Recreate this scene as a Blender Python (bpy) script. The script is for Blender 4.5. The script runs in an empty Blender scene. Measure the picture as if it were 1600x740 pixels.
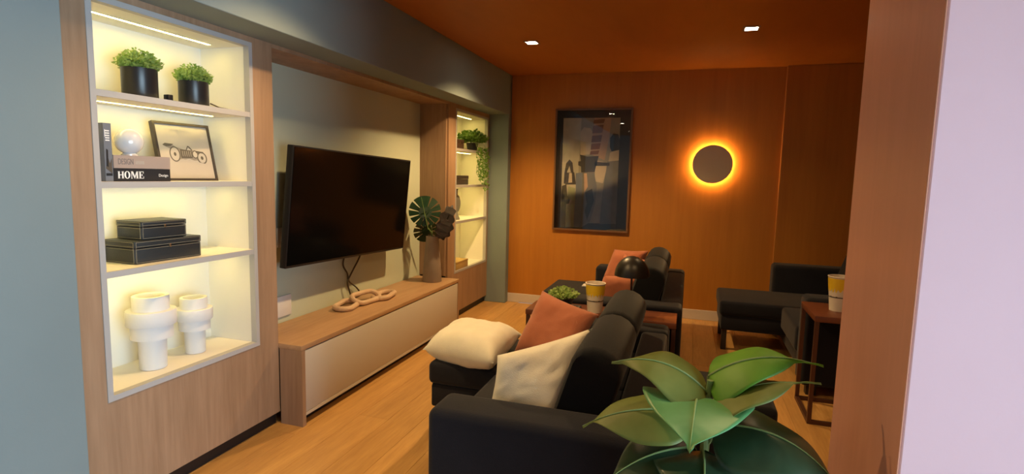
import bpy, bmesh, math, random
from mathutils import Vector, Matrix, Euler, noise as mnoise
random.seed(7)
S = bpy.context.scene
C = S.collection
PI = math.pi

# ------------------------------------------------------------------ camera
CAM_H = 1.4
FPX, YAW, PITCH, ROLL = 859.943, 0.308992, 0.110434, 0.0236277
fw = Vector((-math.sin(YAW)*math.cos(PITCH), math.cos(YAW)*math.cos(PITCH), -math.sin(PITCH)))
r0 = Vector((math.cos(YAW), math.sin(YAW), 0)); u0 = r0.cross(fw)
rt = r0*math.cos(ROLL)+u0*math.sin(ROLL); up = u0*math.cos(ROLL)-r0*math.sin(ROLL)
cd = bpy.data.cameras.new('camera'); cam = bpy.data.objects.new('camera', cd); C.objects.link(cam)
cd.sensor_width = 36; cd.sensor_fit = 'HORIZONTAL'; cd.lens = FPX/1600*36; cd.clip_start = 0.02
cam.matrix_world = Matrix(((rt.x, up.x, -fw.x, 0), (rt.y, up.y, -fw.y, 0), (rt.z, up.z, -fw.z, CAM_H), (0, 0, 0, 1)))
S.camera = cam

# ------------------------------------------------------------------ world, daylight, exposure
S.view_settings.view_transform = 'Standard'; S.view_settings.look = 'None'
S.view_settings.gamma = 1; S.view_settings.use_curve_mapping = False
S.view_settings.exposure = 0.0
w = bpy.data.worlds.new('world'); S.world = w; w.use_nodes = True
w.node_tree.nodes['Background'].inputs[0].default_value = (0.75, 0.85, 1, 1)
w.node_tree.nodes['Background'].inputs[1].default_value = 0.6
DAY_W = 262       # area lamp as daylight, added outside the unseen side window
ld = bpy.data.lights.new('added_daylight', 'AREA'); ld.shape = 'RECTANGLE'; ld.size = 2.7; ld.size_y = 1.80
ld.energy = DAY_W; ld.color = (0.60, 0.83, 1.0)
lo = bpy.data.objects.new('added_daylight', ld); C.objects.link(lo)
lo.location = (2.47, -0.55, 1.01); lo.rotation_euler = (PI/2, 0, PI/2)
SPOT_W = 88       # each recessed ceiling downlight
SPOT_C = (1.0, 0.64, 0.27)
LED_E = 37.0      # shelf strips
LED_C = (1.0, 0.76, 0.20)
RING_E = 120.0

# ------------------------------------------------------------------ materials
MATS = {}
def nodes(m):
    m.use_nodes = True
    return m.node_tree.nodes, m.node_tree.links
def base_mat(name, col, rough=0.6, spec=0.5, metal=0, sheen=0, coat=0, bump=0, bump_scale=200, var=0, var_scale=6):
    if name in MATS: return MATS[name]
    m = bpy.data.materials.new(name); n, l = nodes(m); b = n['Principled BSDF']
    b.inputs['Base Color'].default_value = (*col, 1); b.inputs['Roughness'].default_value = rough
    b.inputs['Specular IOR Level'].default_value = spec; b.inputs['Metallic'].default_value = metal
    b.inputs['Sheen Weight'].default_value = sheen; b.inputs['Coat Weight'].default_value = coat
    tc = n.new('ShaderNodeTexCoord')
    if var:
        t = n.new('ShaderNodeTexNoise'); t.inputs['Scale'].default_value = var_scale; t.inputs['Detail'].default_value = 4
        l.new(tc.outputs['Object'], t.inputs['Vector'])
        r = n.new('ShaderNodeValToRGB'); r.color_ramp.elements[0].position = 0.3; r.color_ramp.elements[1].position = 0.7
        r.color_ramp.elements[0].color = (*[c*(1-var) for c in col], 1); r.color_ramp.elements[1].color = (*[min(1, c*(1+var)) for c in col], 1)
        l.new(t.outputs['Fac'], r.inputs['Fac']); l.new(r.outputs['Color'], b.inputs['Base Color'])
    if bump:
        t = n.new('ShaderNodeTexNoise'); t.inputs['Scale'].default_value = bump_scale; t.inputs['Detail'].default_value = 3
        l.new(tc.outputs['Object'], t.inputs['Vector'])
        bp = n.new('ShaderNodeBump'); bp.inputs['Strength'].default_value = bump; bp.inputs['Distance'].default_value = 0.004
        l.new(t.outputs['Fac'], bp.inputs['Height']); l.new(bp.outputs['Normal'], b.inputs['Normal'])
    MATS[name] = m
    return m
def wood_mat(name, c1, c2, scale, rough=0.45, rand=0.0, spec=0.4, ring=0.5):
    """grain stretched along the axis with the small scale"""
    m = bpy.data.materials.new(name); n, l = nodes(m); b = n['Principled BSDF']
    b.inputs['Roughness'].default_value = rough; b.inputs['Specular IOR Level'].default_value = spec
    tc = n.new('ShaderNodeTexCoord'); mp = n.new('ShaderNodeMapping'); mp.inputs['Scale'].default_value = scale
    src = tc.outputs['Object']
    if rand:
        oi = n.new('ShaderNodeObjectInfo'); cx = n.new('ShaderNodeVectorMath'); cx.operation = 'ADD'
        l.new(tc.outputs['Object'], cx.inputs[0]); l.new(oi.outputs['Location'], cx.inputs[1]); src = cx.outputs[0]
    l.new(src, mp.inputs['Vector'])
    t = n.new('ShaderNodeTexNoise'); t.inputs['Scale'].default_value = 1; t.inputs['Detail'].default_value = 6; t.inputs['Roughness'].default_value = 0.6; t.inputs['Distortion'].default_value = 0.4
    l.new(mp.outputs['Vector'], t.inputs['Vector'])
    t2 = n.new('ShaderNodeTexNoise'); t2.inputs['Scale'].default_value = 6; t2.inputs['Detail'].default_value = 3
    l.new(mp.outputs['Vector'], t2.inputs['Vector'])
    mx = n.new('ShaderNodeMix'); mx.data_type = 'FLOAT'; mx.inputs[0].default_value = 0.35
    l.new(t.outputs['Fac'], mx.inputs[2]); l.new(t2.outputs['Fac'], mx.inputs[3])
    r = n.new('ShaderNodeValToRGB'); r.color_ramp.elements[0].position = 0.32; r.color_ramp.elements[1].position = 0.68
    r.color_ramp.elements[0].color = (*c1, 1); r.color_ramp.elements[1].color = (*c2, 1)
    l.new(mx.outputs[0], r.inputs['Fac']); out = r.outputs['Color']
    if rand:
        hs = n.new('ShaderNodeHueSaturation'); mr = n.new('ShaderNodeMapRange')
        mr.inputs['To Min'].default_value = 1-rand; mr.inputs['To Max'].default_value = 1+rand
        l.new(oi.outputs['Random'], mr.inputs['Value']); l.new(mr.outputs['Result'], hs.inputs['Value']); l.new(out, hs.inputs['Color']); out = hs.outputs['Color']
    l.new(out, b.inputs['Base Color'])
    bp = n.new('ShaderNodeBump'); bp.inputs['Strength'].default_value = 0.08; bp.inputs['Distance'].default_value = 0.002
    l.new(t2.outputs['Fac'], bp.inputs['Height']); l.new(bp.outputs['Normal'], b.inputs['Normal'])
    MATS[name] = m
    return m
def emit_mat(name, col, e):
    m = bpy.data.materials.new(name); n, l = nodes(m); n.remove(n['Principled BSDF'])
    em = n.new('ShaderNodeEmission'); em.inputs[0].default_value = (*col, 1); em.inputs[1].default_value = e
    l.new(em.outputs[0], n['Material Output'].inputs[0]); MATS[name] = m
    return m
def pane_mat(name, tint=(1, 1, 1), gl=1.0):
    m = bpy.data.materials.new(name); n, l = nodes(m); n.remove(n['Principled BSDF'])
    tr = n.new('ShaderNodeBsdfTransparent'); tr.inputs[0].default_value = (*tint, 1)
    g = n.new('ShaderNodeBsdfGlossy'); g.inputs['Roughness'].default_value = 0.01
    f = n.new('ShaderNodeFresnel'); f.inputs[0].default_value = 1.5; mx = n.new('ShaderNodeMixShader')
    l.new(f.outputs[0], mx.inputs[0]); l.new(tr.outputs[0], mx.inputs[1]); l.new(g.outputs[0], mx.inputs[2])
    l.new(mx.outputs[0], n['Material Output'].inputs[0]); MATS[name] = m
    return m
def leaf_mat(name, c1, c2, rough=0.35, scale=14, trans=0.25):
    m = bpy.data.materials.new(name); n, l = nodes(m); b = n['Principled BSDF']
    b.inputs['Roughness'].default_value = rough
    tc = n.new('ShaderNodeTexCoord'); t = n.new('ShaderNodeTexNoise'); t.inputs['Scale'].default_value = scale; t.inputs['Detail'].default_value = 3
    l.new(tc.outputs['Object'], t.inputs['Vector'])
    r = n.new('ShaderNodeValToRGB'); r.color_ramp.elements[0].position = 0.35; r.color_ramp.elements[1].position = 0.65
    r.color_ramp.elements[0].color = (*c1, 1); r.color_ramp.elements[1].color = (*c2, 1)
    l.new(t.outputs['Fac'], r.inputs['Fac']); l.new(r.outputs['Color'], b.inputs['Base Color'])
    td = n.new('ShaderNodeBsdfTranslucent'); l.new(r.outputs['Color'], td.inputs[0])
    mx = n.new('ShaderNodeMixShader'); mx.inputs[0].default_value = trans
    l.new(b.outputs[0], mx.inputs[1]); l.new(td.outputs[0], mx.inputs[2]); l.new(mx.outputs[0], n['Material Output'].inputs[0])
    MATS[name] = m
    return m

wood_mat('oak_clad', (0.27, 0.165, 0.098), (0.41, 0.265, 0.168), (9, 9, 0.7), 0.5)
wood_mat('oak_top', (0.36, 0.21, 0.11), (0.50, 0.31, 0.17), (9, 0.9, 9), 0.45)
wood_mat('wall_veneer', (0.40, 0.150, 0.020), (0.50, 0.20, 0.030), (5, 5, 0.35), 0.42)
wood_mat('ceiling_veneer', (0.36, 0.115, 0.012), (0.43, 0.15, 0.02), (2, 0.5, 2), 0.55)
wood_mat('jamb_veneer', (0.62, 0.30, 0.20), (0.70, 0.35, 0.245), (8, 8, 0.8), 0.28, spec=0.6)
wood_mat('floor_oak', (0.44, 0.23, 0.072), (0.64, 0.365, 0.125), (14, 1.2, 14), 0.38, rand=0.10)
wood_mat('dark_red_wood', (0.11, 0.032, 0.016), (0.17, 0.055, 0.026), (1.5, 14, 14), 0.35)
wood_mat('link_wood', (0.52, 0.36, 0.24), (0.66, 0.48, 0.33), (20, 5, 20), 0.6)
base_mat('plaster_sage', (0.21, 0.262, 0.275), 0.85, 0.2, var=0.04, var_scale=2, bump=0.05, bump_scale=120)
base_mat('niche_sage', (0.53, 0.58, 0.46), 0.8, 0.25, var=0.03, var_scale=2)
base_mat('plaster_pink', (0.88, 0.63, 0.71), 0.85, 0.2, var=0.02, var_scale=2, bump=0.04, bump_scale=120)
base_mat('plaster_white', (0.42, 0.38, 0.34), 0.85, 0.2)
base_mat('white_skirting', (0.62, 0.55, 0.50), 0.5)
base_mat('shelf_white', (0.80, 0.77, 0.70), 0.55, 0.3)
base_mat('shelf_edge', (0.44, 0.43, 0.43), 0.5, 0.3)
base_mat('console_front', (0.56, 0.52, 0.46), 0.55, 0.3)
base_mat('plinth_black', (0.012, 0.008, 0.008), 0.5)
base_mat('tv_glass', (0.003, 0.003, 0.003), 0.14, 0.18)
base_mat('black_plastic', (0.012, 0.012, 0.013), 0.45)
base_mat('cable_black', (0.05, 0.035, 0.02), 0.6)
base_mat('white_plastic', (0.72, 0.71, 0.70), 0.4)
base_mat('sofa_fabric', (0.012, 0.0125, 0.019), 0.85, 0.12, sheen=0.14, bump=0.35, bump_scale=260, var=0.12, var_scale=5)
base_mat('cushion_fabric', (0.008, 0.0085, 0.0105), 0.85, 0.12, sheen=0.12, bump=0.35, bump_scale=260, var=0.12, var_scale=5)
base_mat('cream_linen', (0.78, 0.74, 0.62), 0.9, 0.15, sheen=0.2, bump=0.35, bump_scale=320, var=0.04, var_scale=14)
base_mat('terracotta_linen', (0.40, 0.135, 0.072), 0.9, 0.15, sheen=0.2, bump=0.35, bump_scale=320, var=0.05, var_scale=14)
base_mat('pot_black', (0.013, 0.014, 0.018), 0.32, 0.5)
base_mat('soil', (0.03, 0.02, 0.012), 0.9)
base_mat('frame_dark', (0.045, 0.035, 0.032), 0.45)
base_mat('frame_brown', (0.16, 0.075, 0.03), 0.4)
base_mat('mat_black', (0.006, 0.005, 0.004), 0.6)
base_mat('paper_cream', (0.43, 0.38, 0.33), 0.8, var=0.03, var_scale=10)
base_mat('ink_dark', (0.09, 0.075, 0.06), 0.8)
base_mat('ink_mid', (0.24, 0.21, 0.18), 0.8)
base_mat('ink_light', (0.42, 0.38, 0.34), 0.8)
base_mat('ceramic_white', (0.74, 0.73, 0.72), 0.6, 0.3, bump=0.1, bump_scale=90)
base_mat('ceramic_shade', (0.10, 0.09, 0.08), 0.7)
base_mat('globe_white', (0.66, 0.67, 0.70), 0.12, 0.5, coat=0.6)
base_mat('leather_box', (0.022, 0.026, 0.030), 0.42, 0.5, bump=0.2, bump_scale=180)
base_mat('stitch', (0.30, 0.27, 0.19), 0.7)
base_mat('brass', (0.55, 0.45, 0.28), 0.3, metal=1)
base_mat('book_grey', (0.16, 0.18, 0.22), 0.5)
base_mat('book_taupe', (0.36, 0.29, 0.26), 0.6)
base_mat('book_black', (0.018, 0.019, 0.024), 0.5)
base_mat('book_pages', (0.62, 0.57, 0.48), 0.8)
base_mat('print_white', (0.85, 0.85, 0.85), 0.6)
base_mat('print_grey', (0.17, 0.15, 0.15), 0.7)
base_mat('vase_taupe', (0.25, 0.20, 0.165), 0.5, 0.4, var=0.08, var_scale=9)
base_mat('vase_grey', (0.20, 0.20, 0.17), 0.6)
base_mat('box_brown', (0.075, 0.04, 0.022), 0.55)
base_mat('box_dark', (0.045, 0.036, 0.028), 0.55)
base_mat('box_kraft', (0.42, 0.28, 0.09), 0.65)
base_mat('dome_black', (0.010, 0.008, 0.007), 0.38, 0.4)
base_mat('stem_red', (0.06, 0.012, 0.010), 0.4)
base_mat('cup_white', (0.70, 0.62, 0.52), 0.55)
base_mat('cup_yellow', (0.80, 0.52, 0.02), 0.5)
base_mat('cup_ink', (0.05, 0.025, 0.02), 0.6)
base_mat('metal_frame', (0.085, 0.035, 0.022), 0.45, metal=0.3)
base_mat('tray_grey', (0.07, 0.068, 0.07), 0.55)
base_mat('sconce_face', (0.62, 0.52, 0.42), 0.6)
base_mat('downlight_frame', (0.30, 0.22, 0.16), 0.5)
base_mat('pot_charcoal', (0.03, 0.03, 0.032), 0.6)
base_mat('aluminium', (0.45, 0.45, 0.46), 0.4, metal=0.8)
base_mat('leg_dark', (0.018, 0.014, 0.012), 0.5)
emit_mat('led', LED_C, LED_E)
emit_mat('downlight_glow', (1, 0.86, 0.62), 60)
emit_mat('ring_glow', (1, 0.55, 0.18), RING_E)
pane_mat('picture_glass')
pane_mat('added_window_glass')
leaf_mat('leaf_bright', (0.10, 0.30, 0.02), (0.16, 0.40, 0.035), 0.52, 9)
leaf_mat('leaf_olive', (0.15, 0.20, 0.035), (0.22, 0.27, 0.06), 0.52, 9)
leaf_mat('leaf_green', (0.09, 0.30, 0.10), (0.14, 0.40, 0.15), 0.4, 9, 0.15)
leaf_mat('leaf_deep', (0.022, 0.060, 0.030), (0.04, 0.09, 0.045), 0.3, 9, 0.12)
leaf_mat('leaf_vein', (0.30, 0.44, 0.16), (0.36, 0.50, 0.2), 0.5, 9)
leaf_mat('sprig_green', (0.20, 0.34, 0.06), (0.38, 0.50, 0.15), 0.6, 40, 0.3)
leaf_mat('trail_green', (0.07, 0.17, 0.02), (0.17, 0.30, 0.05), 0.55, 40, 0.3)
leaf_mat('monstera_green', (0.008, 0.036, 0.016), (0.014, 0.055, 0.024), 0.35, 20, 0.1)
leaf_mat('dry_leaf', (0.010, 0.008, 0.008), (0.022, 0.012, 0.010), 0.5, 25, 0.05)
leaf_mat('stalk', (0.14, 0.22, 0.07), (0.2, 0.3, 0.1), 0.5, 20, 0.1)
PIC = {}
for k, col in dict(bg=(0.15, 0.135, 0.10), bglight=(0.22, 0.20, 0.15), cream=(0.26, 0.215, 0.15), pinkb=(0.24, 0.155, 0.095), rust=(0.11, 0.045, 0.02), cam=(0.03, 0.025, 0.022),
                   grey=(0.09, 0.085, 0.075), blue=(0.08, 0.09, 0.115), dark=(0.022, 0.018, 0.015), green=(0.16, 0.17, 0.10)).items():
    base_mat('print_' + k + '_tone', tuple(2.3*c for c in col), 0.8, var=0.12, var_scale=9)

# ------------------------------------------------------------------ mesh helpers
class MB:
    def __init__(s): s.v = []; s.f = []
    def add(s, vs, fs):
        o = len(s.v); s.v += [tuple(p) for p in vs]; s.f += [tuple(i+o for i in q) for q in fs]; return s
    def box(s, x0, x1, y0, y1, z0, z1):
        return s.add([(x, y, z) for x in (x0, x1) for y in (y0, y1) for z in (z0, z1)],
                     [(0, 1, 3, 2), (4, 6, 7, 5), (0, 4, 5, 1), (2, 3, 7, 6), (0, 2, 6, 4), (1, 5, 7, 3)])
    def rbox(s, x0, x1, y0, y1, z0, z1, b=0.02, seg=3, M=None):
        bm = bmesh.new(); bmesh.ops.create_cube(bm, size=1)
        for v in bm.verts:
            v.co = Vector((x0+(v.co.x+.5)*(x1-x0), y0+(v.co.y+.5)*(y1-y0), z0+(v.co.z+.5)*(z1-z0)))
        bmesh.ops.bevel(bm, geom=list(bm.edges), offset=b, segments=seg, profile=0.5, affect='EDGES')
        bm.verts.index_update()
        vs = [v.co.copy() for v in bm.verts]
        if M: vs = [M @ v for v in vs]
        s.add(vs, [[v.index for v in f.verts] for f in bm.faces]); bm.free(); return s
    def lathe(s, prof, c=(0, 0, 0), seg=32, cap0=True, cap1=True, M=None):
        vs = []; fs = []; n = len(prof)
        for r, z in prof:
            for k in range(seg):
                a = 2*PI*k/seg; p = Vector((r*math.cos(a), r*math.sin(a), z))
                if M: p = M @ p
                vs.append((c[0]+p.x, c[1]+p.y, c[2]+p.z))
        for i in range(n-1):
            for k in range(seg):
                fs.append((i*seg+k, i*seg+(k+1) % seg, (i+1)*seg+(k+1) % seg, (i+1)*seg+k))
        if cap0: fs.append(tuple(range(seg-1, -1, -1)))
        if cap1: fs.append(tuple((n-1)*seg+k for k in range(seg)))
        return s.add(vs, fs)
    def tube(s, pts, r, seg=8, closed=False):
        pts = [Vector(p) for p in pts]; n = len(pts); vs = []; fs = []
        rs = r if isinstance(r, (list, tuple)) else [r]*n
        prev = None
        for i, p in enumerate(pts):
            if closed: t = pts[(i+1) % n]-pts[i-1]
            else: t = pts[min(i+1, n-1)]-pts[max(i-1, 0)]
            t.normalize()
            if prev is None: a = t.orthogonal().normalized()
            else:
                a = prev-t*prev.dot(t); a = a.normalized() if a.length > 1e-6 else t.orthogonal().normalized()
            prev = a; b = t.cross(a)
            for k in range(seg):
                q = 2*PI*k/seg; vs.append(p+(a*math.cos(q)+b*math.sin(q))*rs[i])
        for i in range(n if closed else n-1):
            j = (i+1) % n
            for k in range(seg): fs.append((i*seg+k, i*seg+(k+1) % seg, j*seg+(k+1) % seg, j*seg+k))
        if not closed: fs.append(tuple(range(seg-1, -1, -1))); fs.append(tuple((n-1)*seg+k for k in range(seg)))
        return s.add(vs, fs)
    def prism(s, poly, fn0, fn1):
        n = len(poly); vs = [fn0(*p) for p in poly]+[fn1(*p) for p in poly]
        fs = [tuple(range(n-1, -1, -1)), tuple(range(n, 2*n))]+[(i, (i+1) % n, n+(i+1) % n, n+i) for i in range(n)]
        return s.add(vs, fs)
    def build(s, name, mat, parent=None, smooth=False, angle=35, kind=None, label=None, merge=0):
        me = bpy.data.meshes.new(name); me.from_pydata([tuple(p) for p in s.v], [], s.f)
        bm = bmesh.new(); bm.from_mesh(me)
        if merge: bmesh.ops.remove_doubles(bm, verts=bm.verts, dist=merge)
        bmesh.ops.recalc_face_normals(bm, faces=bm.faces); bm.to_mesh(me); bm.free()
        if smooth:
            me.shade_smooth(); me.set_sharp_from_angle(angle=math.radians(angle))
        me.materials.append(MATS[mat] if isinstance(mat, str) else mat)
        o = bpy.data.objects.new(name, me); C.objects.link(o)
        if parent: o.parent = parent
        if kind: o['kind'] = kind
        if label: o['label'] = label
        return o
def box(name, mat, b, parent=None, bev=0.0, kind=None, label=None, seg=2):
    m = MB()
    if bev: m.rbox(*b, bev, seg)
    else: m.box(*b)
    return m.build(name, mat, parent, smooth=bool(bev), kind=kind, label=label)
def tag(o, label, cat, group=None):
    o['label'] = label; o['category'] = cat
    if group: o['group'] = group
    return o
def thing(name, label, cat, loc=(0, 0, 0), rotz=0, group=None):
    o = bpy.data.objects.new(name, None); C.objects.link(o); o.location = loc; o.rotation_euler = (0, 0, rotz); o.empty_display_size = 0.05
    return tag(o, label, cat, group)
def struct(name, mat, m, label, cat='wall', parent=None):
    o = m.build(name, mat, parent); o['kind'] = 'structure'
    if not parent: tag(o, label, cat)
    return o
def text_mesh(name, txt, size, mat, parent, M, ext=0.0004):
    cu = bpy.data.curves.new(name, 'FONT'); cu.body = txt; cu.size = size; cu.extrude = ext; cu.resolution_u = 3
    ob = bpy.data.objects.new(name + '_src', cu); C.objects.link(ob)
    dg = bpy.context.evaluated_depsgraph_get(); me = bpy.data.meshes.new_from_object(ob.evaluated_get(dg))
    bpy.data.objects.remove(ob); me.name = name; me.transform(M); me.materials.clear(); me.materials.append(MATS[mat])
    o = bpy.data.objects.new(name, me); C.objects.link(o); o.parent = parent
    return o

# ------------------------------------------------------------------ the room
ZC = 2.47            # ceiling height
YB = 5.78            # back wall
XW, XS = -2.10, -1.88  # face of the oak joinery; face of plaster soffit and piers
XR = 2.40; YN = -2.65
XJ, YJ0, YJ1 = 0.42, 1.217, 1.70   # pier on the right
# floor: slab with separate planks
floor = struct('floor', 'plinth_black', MB().box(-2.5, XR, YN, YB, -0.08, -0.012), 'honey oak plank floor running through the whole room', 'floor')
PW, PL = 0.185, 1.55
plank = MB().rbox(0.0004, PW-0.0004, 0.0004, PL-0.0004, -0.012, 0.0, 0.0009, 1)
pl0 = None; row = 0; x = -2.49
while x < XR-0.02:
    y = YN-(row*0.61 % PL)
    while y < YB-0.01:
        ya, yb = max(y, YN), min(y+PL, YB); xb = min(x+PW, XR)
        if yb-ya > 0.05:
            if yb-ya > PL-0.001 and xb == x+PW:
                if pl0 is None: pl0 = plank.build('floor_plank', 'floor_oak', floor); o = pl0
                else: o = pl0.copy(); C.objects.link(o)
            else:
                o = MB().rbox(0.0004, xb-x-0.0004, 0.0004, yb-ya-0.0004, -0.012, 0, 0.0009, 1).build('floor_plank', 'floor_oak', floor)
            o.location = (x, ya, 0)
        y += PL
    x += PW; row += 1
struct('ceiling', 'ceiling_veneer', MB().box(-2.5, XR, YN, YB, ZC, ZC+0.1), 'warm brown wood veneer ceiling with square downlights', 'ceiling')
struct('wall_back', 'wall_veneer', MB().box(-2.5, XR, YB, YB+0.1, 0, ZC), 'orange-brown wood veneer wall behind the framed print and round lamp')
struct('trim_1', 'wall_veneer', MB().rbox(0.80, XR, YB-0.045, YB, 0.0, ZC, 0.004, 2), 'raised wood veneer panel to the right of the round lamp', 'wall panel')
struct('baseboard_back', 'white_skirting', MB().rbox(XS, 0.80, YB-0.014, YB, 0, 0.10, 0.003, 2), 'white skirting board along the foot of the veneer wall', 'baseboard')
struct('wall_right', 'wall_veneer', MB().box(XR, XR+0.1, YJ0+0.2, YB, 0, ZC), 'wood veneer side wall behind the right sofa')
wb = MB(); wb.box(XR, XR+0.1, YN, -1.9, 0, ZC); wb.box(XR, XR+0.1, 0.8, YJ0+0.2, 0, ZC); wb.box(XR, XR+0.1, -1.9, 0.8, 0, 0.08); wb.box(XR, XR+0.1, -1.9, 0.8, 1.95, ZC)
struct('wall_right_entry', 'plaster_white', wb, 'white plaster wall around the added unseen window')
# plaster shell of the left side: backing wall, near pier, soffit, far pier
struct('wall_left', 'plaster_sage', MB().box(-2.6, -2.5, YN, YB, 0, ZC), 'sage grey plaster wall behind the shelving')
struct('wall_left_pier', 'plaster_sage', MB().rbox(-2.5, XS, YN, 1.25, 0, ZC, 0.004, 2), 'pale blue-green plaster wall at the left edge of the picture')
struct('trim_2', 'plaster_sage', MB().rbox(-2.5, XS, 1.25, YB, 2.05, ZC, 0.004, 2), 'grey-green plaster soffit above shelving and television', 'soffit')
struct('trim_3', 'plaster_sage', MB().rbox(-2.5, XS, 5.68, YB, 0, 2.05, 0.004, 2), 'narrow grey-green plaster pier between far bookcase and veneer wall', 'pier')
# pier on the right with its veneered reveal
struct('wall_right_pier', 'plaster_pink', MB().rbox(XJ+0.003, XR, YJ0, YJ1, 0, ZC, 0.004, 2), 'pale pink-white plaster wall at the right edge of the picture')
struct('trim_4', 'jamb_veneer', MB().rbox(XJ, XJ+0.003, YJ0, YJ1+0.004, 0, ZC, 0.0008, 1), 'brown veneer reveal on the side of the pink-white wall', 'wall panel')
# wall behind the viewer; unseen side window added to shape the daylight
struct('wall_front', 'plaster_white', MB().box(-2.6, XR+0.1, YN-0.1, YN, 0, ZC), 'white plaster wall behind the viewer')
wn = thing('added_window_1', 'added unseen glazed opening beside the viewer, placed for its daylight', 'window', (XR+0.05, -0.55, 0.08), PI/2); wn['kind'] = 'structure'
fr = MB()
for xx in (-1.35, -0.03, 1.29): fr.box(xx, xx+0.06, -0.03, 0.03, 0, 1.87)
fr.box(-1.35, 1.35, -0.03, 0.03, 0, 0.06); fr.box(-1.35, 1.35, -0.03, 0.03, 1.81, 1.87)
fr.build('added_window_frame', 'aluminium', wn)
for xa in (-1.29, 0.03): box('pane', 'added_window_glass', (xa, xa+1.26, -0.004, 0.004, 0.06, 1.81), wn)

# ------------------------------------------------------------------ joinery: bookcases, niche, console
def bookcase(label, ya, yb, oy0, oy1, oz0, oz1, shelves, led_x=-2.265):
    t = thing('bookcase', label, 'bookcase', (XW, (ya+yb)/2, 0), 0, 'lit bookcases in the oak joinery')
    oy = (ya+yb)/2
    Y0, Y1 = ya-oy, yb-oy; a, b = oy0-oy, oy1-oy
    D = -0.30; bo = 0.022   # opening depth, border
    f = MB()
    f.box(-0.02, 0, Y0, a, 0.07, 2.05); f.box(-0.02, 0, b, Y1, 0.07, 2.05)
    f.box(-0.02, 0, a, b, 0.07, oz0); f.box(-0.02, 0, a, b, oz1, 2.05)
    f.build('front_panel', 'oak_clad', t)
    box('plinth', 'plinth_black', (-0.06, -0.03, Y0, Y1, 0, 0.07), t)
    g = MB()
    x1 = 0.003
    g.box(-0.03, x1, a, a+bo, oz0, oz1); g.box(-0.03, x1, b-bo, b, oz0, oz1)
    g.box(-0.03, x1, a+bo, b-bo, oz0, oz0+bo); g.box(-0.03, x1, a+bo, b-bo, oz1-bo, oz1)
    g.build('frame', 'shelf_edge', t)
    s = MB(); s.box(D, -0.03, a, a+bo-0.001, oz0, oz1); s.build('side_panel', 'shelf_white', t)
    s = MB(); s.box(D, -0.03, b-bo+0.001, b, oz0, oz1); s.build('side_panel', 'shelf_white', t)
    box('top_panel', 'shelf_white', (D, -0.03, a+bo, b-bo, oz1-bo+0.001, oz1), t)
    box('bottom_panel', 'shelf_white', (D, -0.03, a+bo, b-bo, oz0, oz0+bo-0.001), t)
    box('back_panel', 'shelf_white', (D-0.015, D, a, b, oz0, oz1), t)
    tops = [oz1-bo]
    for z in shelves:
        sh = box('shelf', 'shelf_white', (D, -0.012, a+bo-0.001, b-bo+0.001, z-0.024, z), t)
        box('shelf_edge', 'shelf_edge', (-0.012, 0.0, a+bo-0.001, b-bo+0.001, z-0.024, z), sh)
        tops.append(z-0.024)
    lx = led_x-XW
    for z in tops:
        pr = box('led_profile', 'aluminium', (lx-0.010, lx+0.010, a+bo, b-bo-0.07, z-0.0015, z+0.0005), t)
        box('led_strip', 'led', (lx-0.0075, lx+0.0075, a+bo+0.002, b-bo-0.072, z-0.0022, z-0.0012), pr)
    return t
S1 = [1.683, 1.342, 0.997]; S2 = [1.648, 1.302, 0.956]
bookcase('near oak bookcase with four lit bays left of the television', 1.26, 2.41, 1.478, 2.272, 0.488, 2.022, S1)
bookcase('far oak bookcase with four lit bays beside the veneer wall', 4.63, 5.68, 4.785, 5.645, 0.455, 2.012, S2)
t = thing('wall_niche', 'sage recessed wall with oak surround behind the television', 'wall', (XW, 3.52, 0)); t['kind'] = 'structure'
box('header', 'oak_clad', (-0.28, 0, -1.108, 1.108, 2.03, 2.05), t)
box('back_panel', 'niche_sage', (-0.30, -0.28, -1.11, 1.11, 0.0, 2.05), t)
box('side_panel', 'oak_clad', (-0.28, -0.0205, 1.09, 1.109, 0.46, 2.03), t)
box('side_panel', 'oak_clad', (-0.28, -0.0205, -1.109, -1.09, 0.46, 2.03), t)
t = thing('media_console', 'long low console with oak top and pale grey front under the television', 'console', (-1.95, 3.48, 0))
YC0, YC1, ZT = -1.068, 1.08, 0.458
box('top', 'oak_top', (-0.425, 0.0, YC0, YC1, ZT-0.028, ZT), t, 0.002)
box('end_panel', 'oak_clad', (-0.145, -0.0, YC0, YC0+0.028, 0.0, ZT-0.028), t)
box('end_panel', 'oak_clad', (-0.145, -0.0, YC1-0.028, YC1, 0.055, ZT-0.028), t)
box('bottom_panel', 'console_front', (-0.425, -0.002, YC0+0.028, YC1-0.028, 0.055, 0.073), t)
box('front_panel', 'console_front', (-0.022, -0.003, YC0+0.030, YC1-0.030, 0.075, ZT-0.034), t, 0.0015)
box('plinth', 'plinth_black', (-0.10, -0.06, YC0+0.03, YC1-0.05, 0, 0.055), t)

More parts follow.
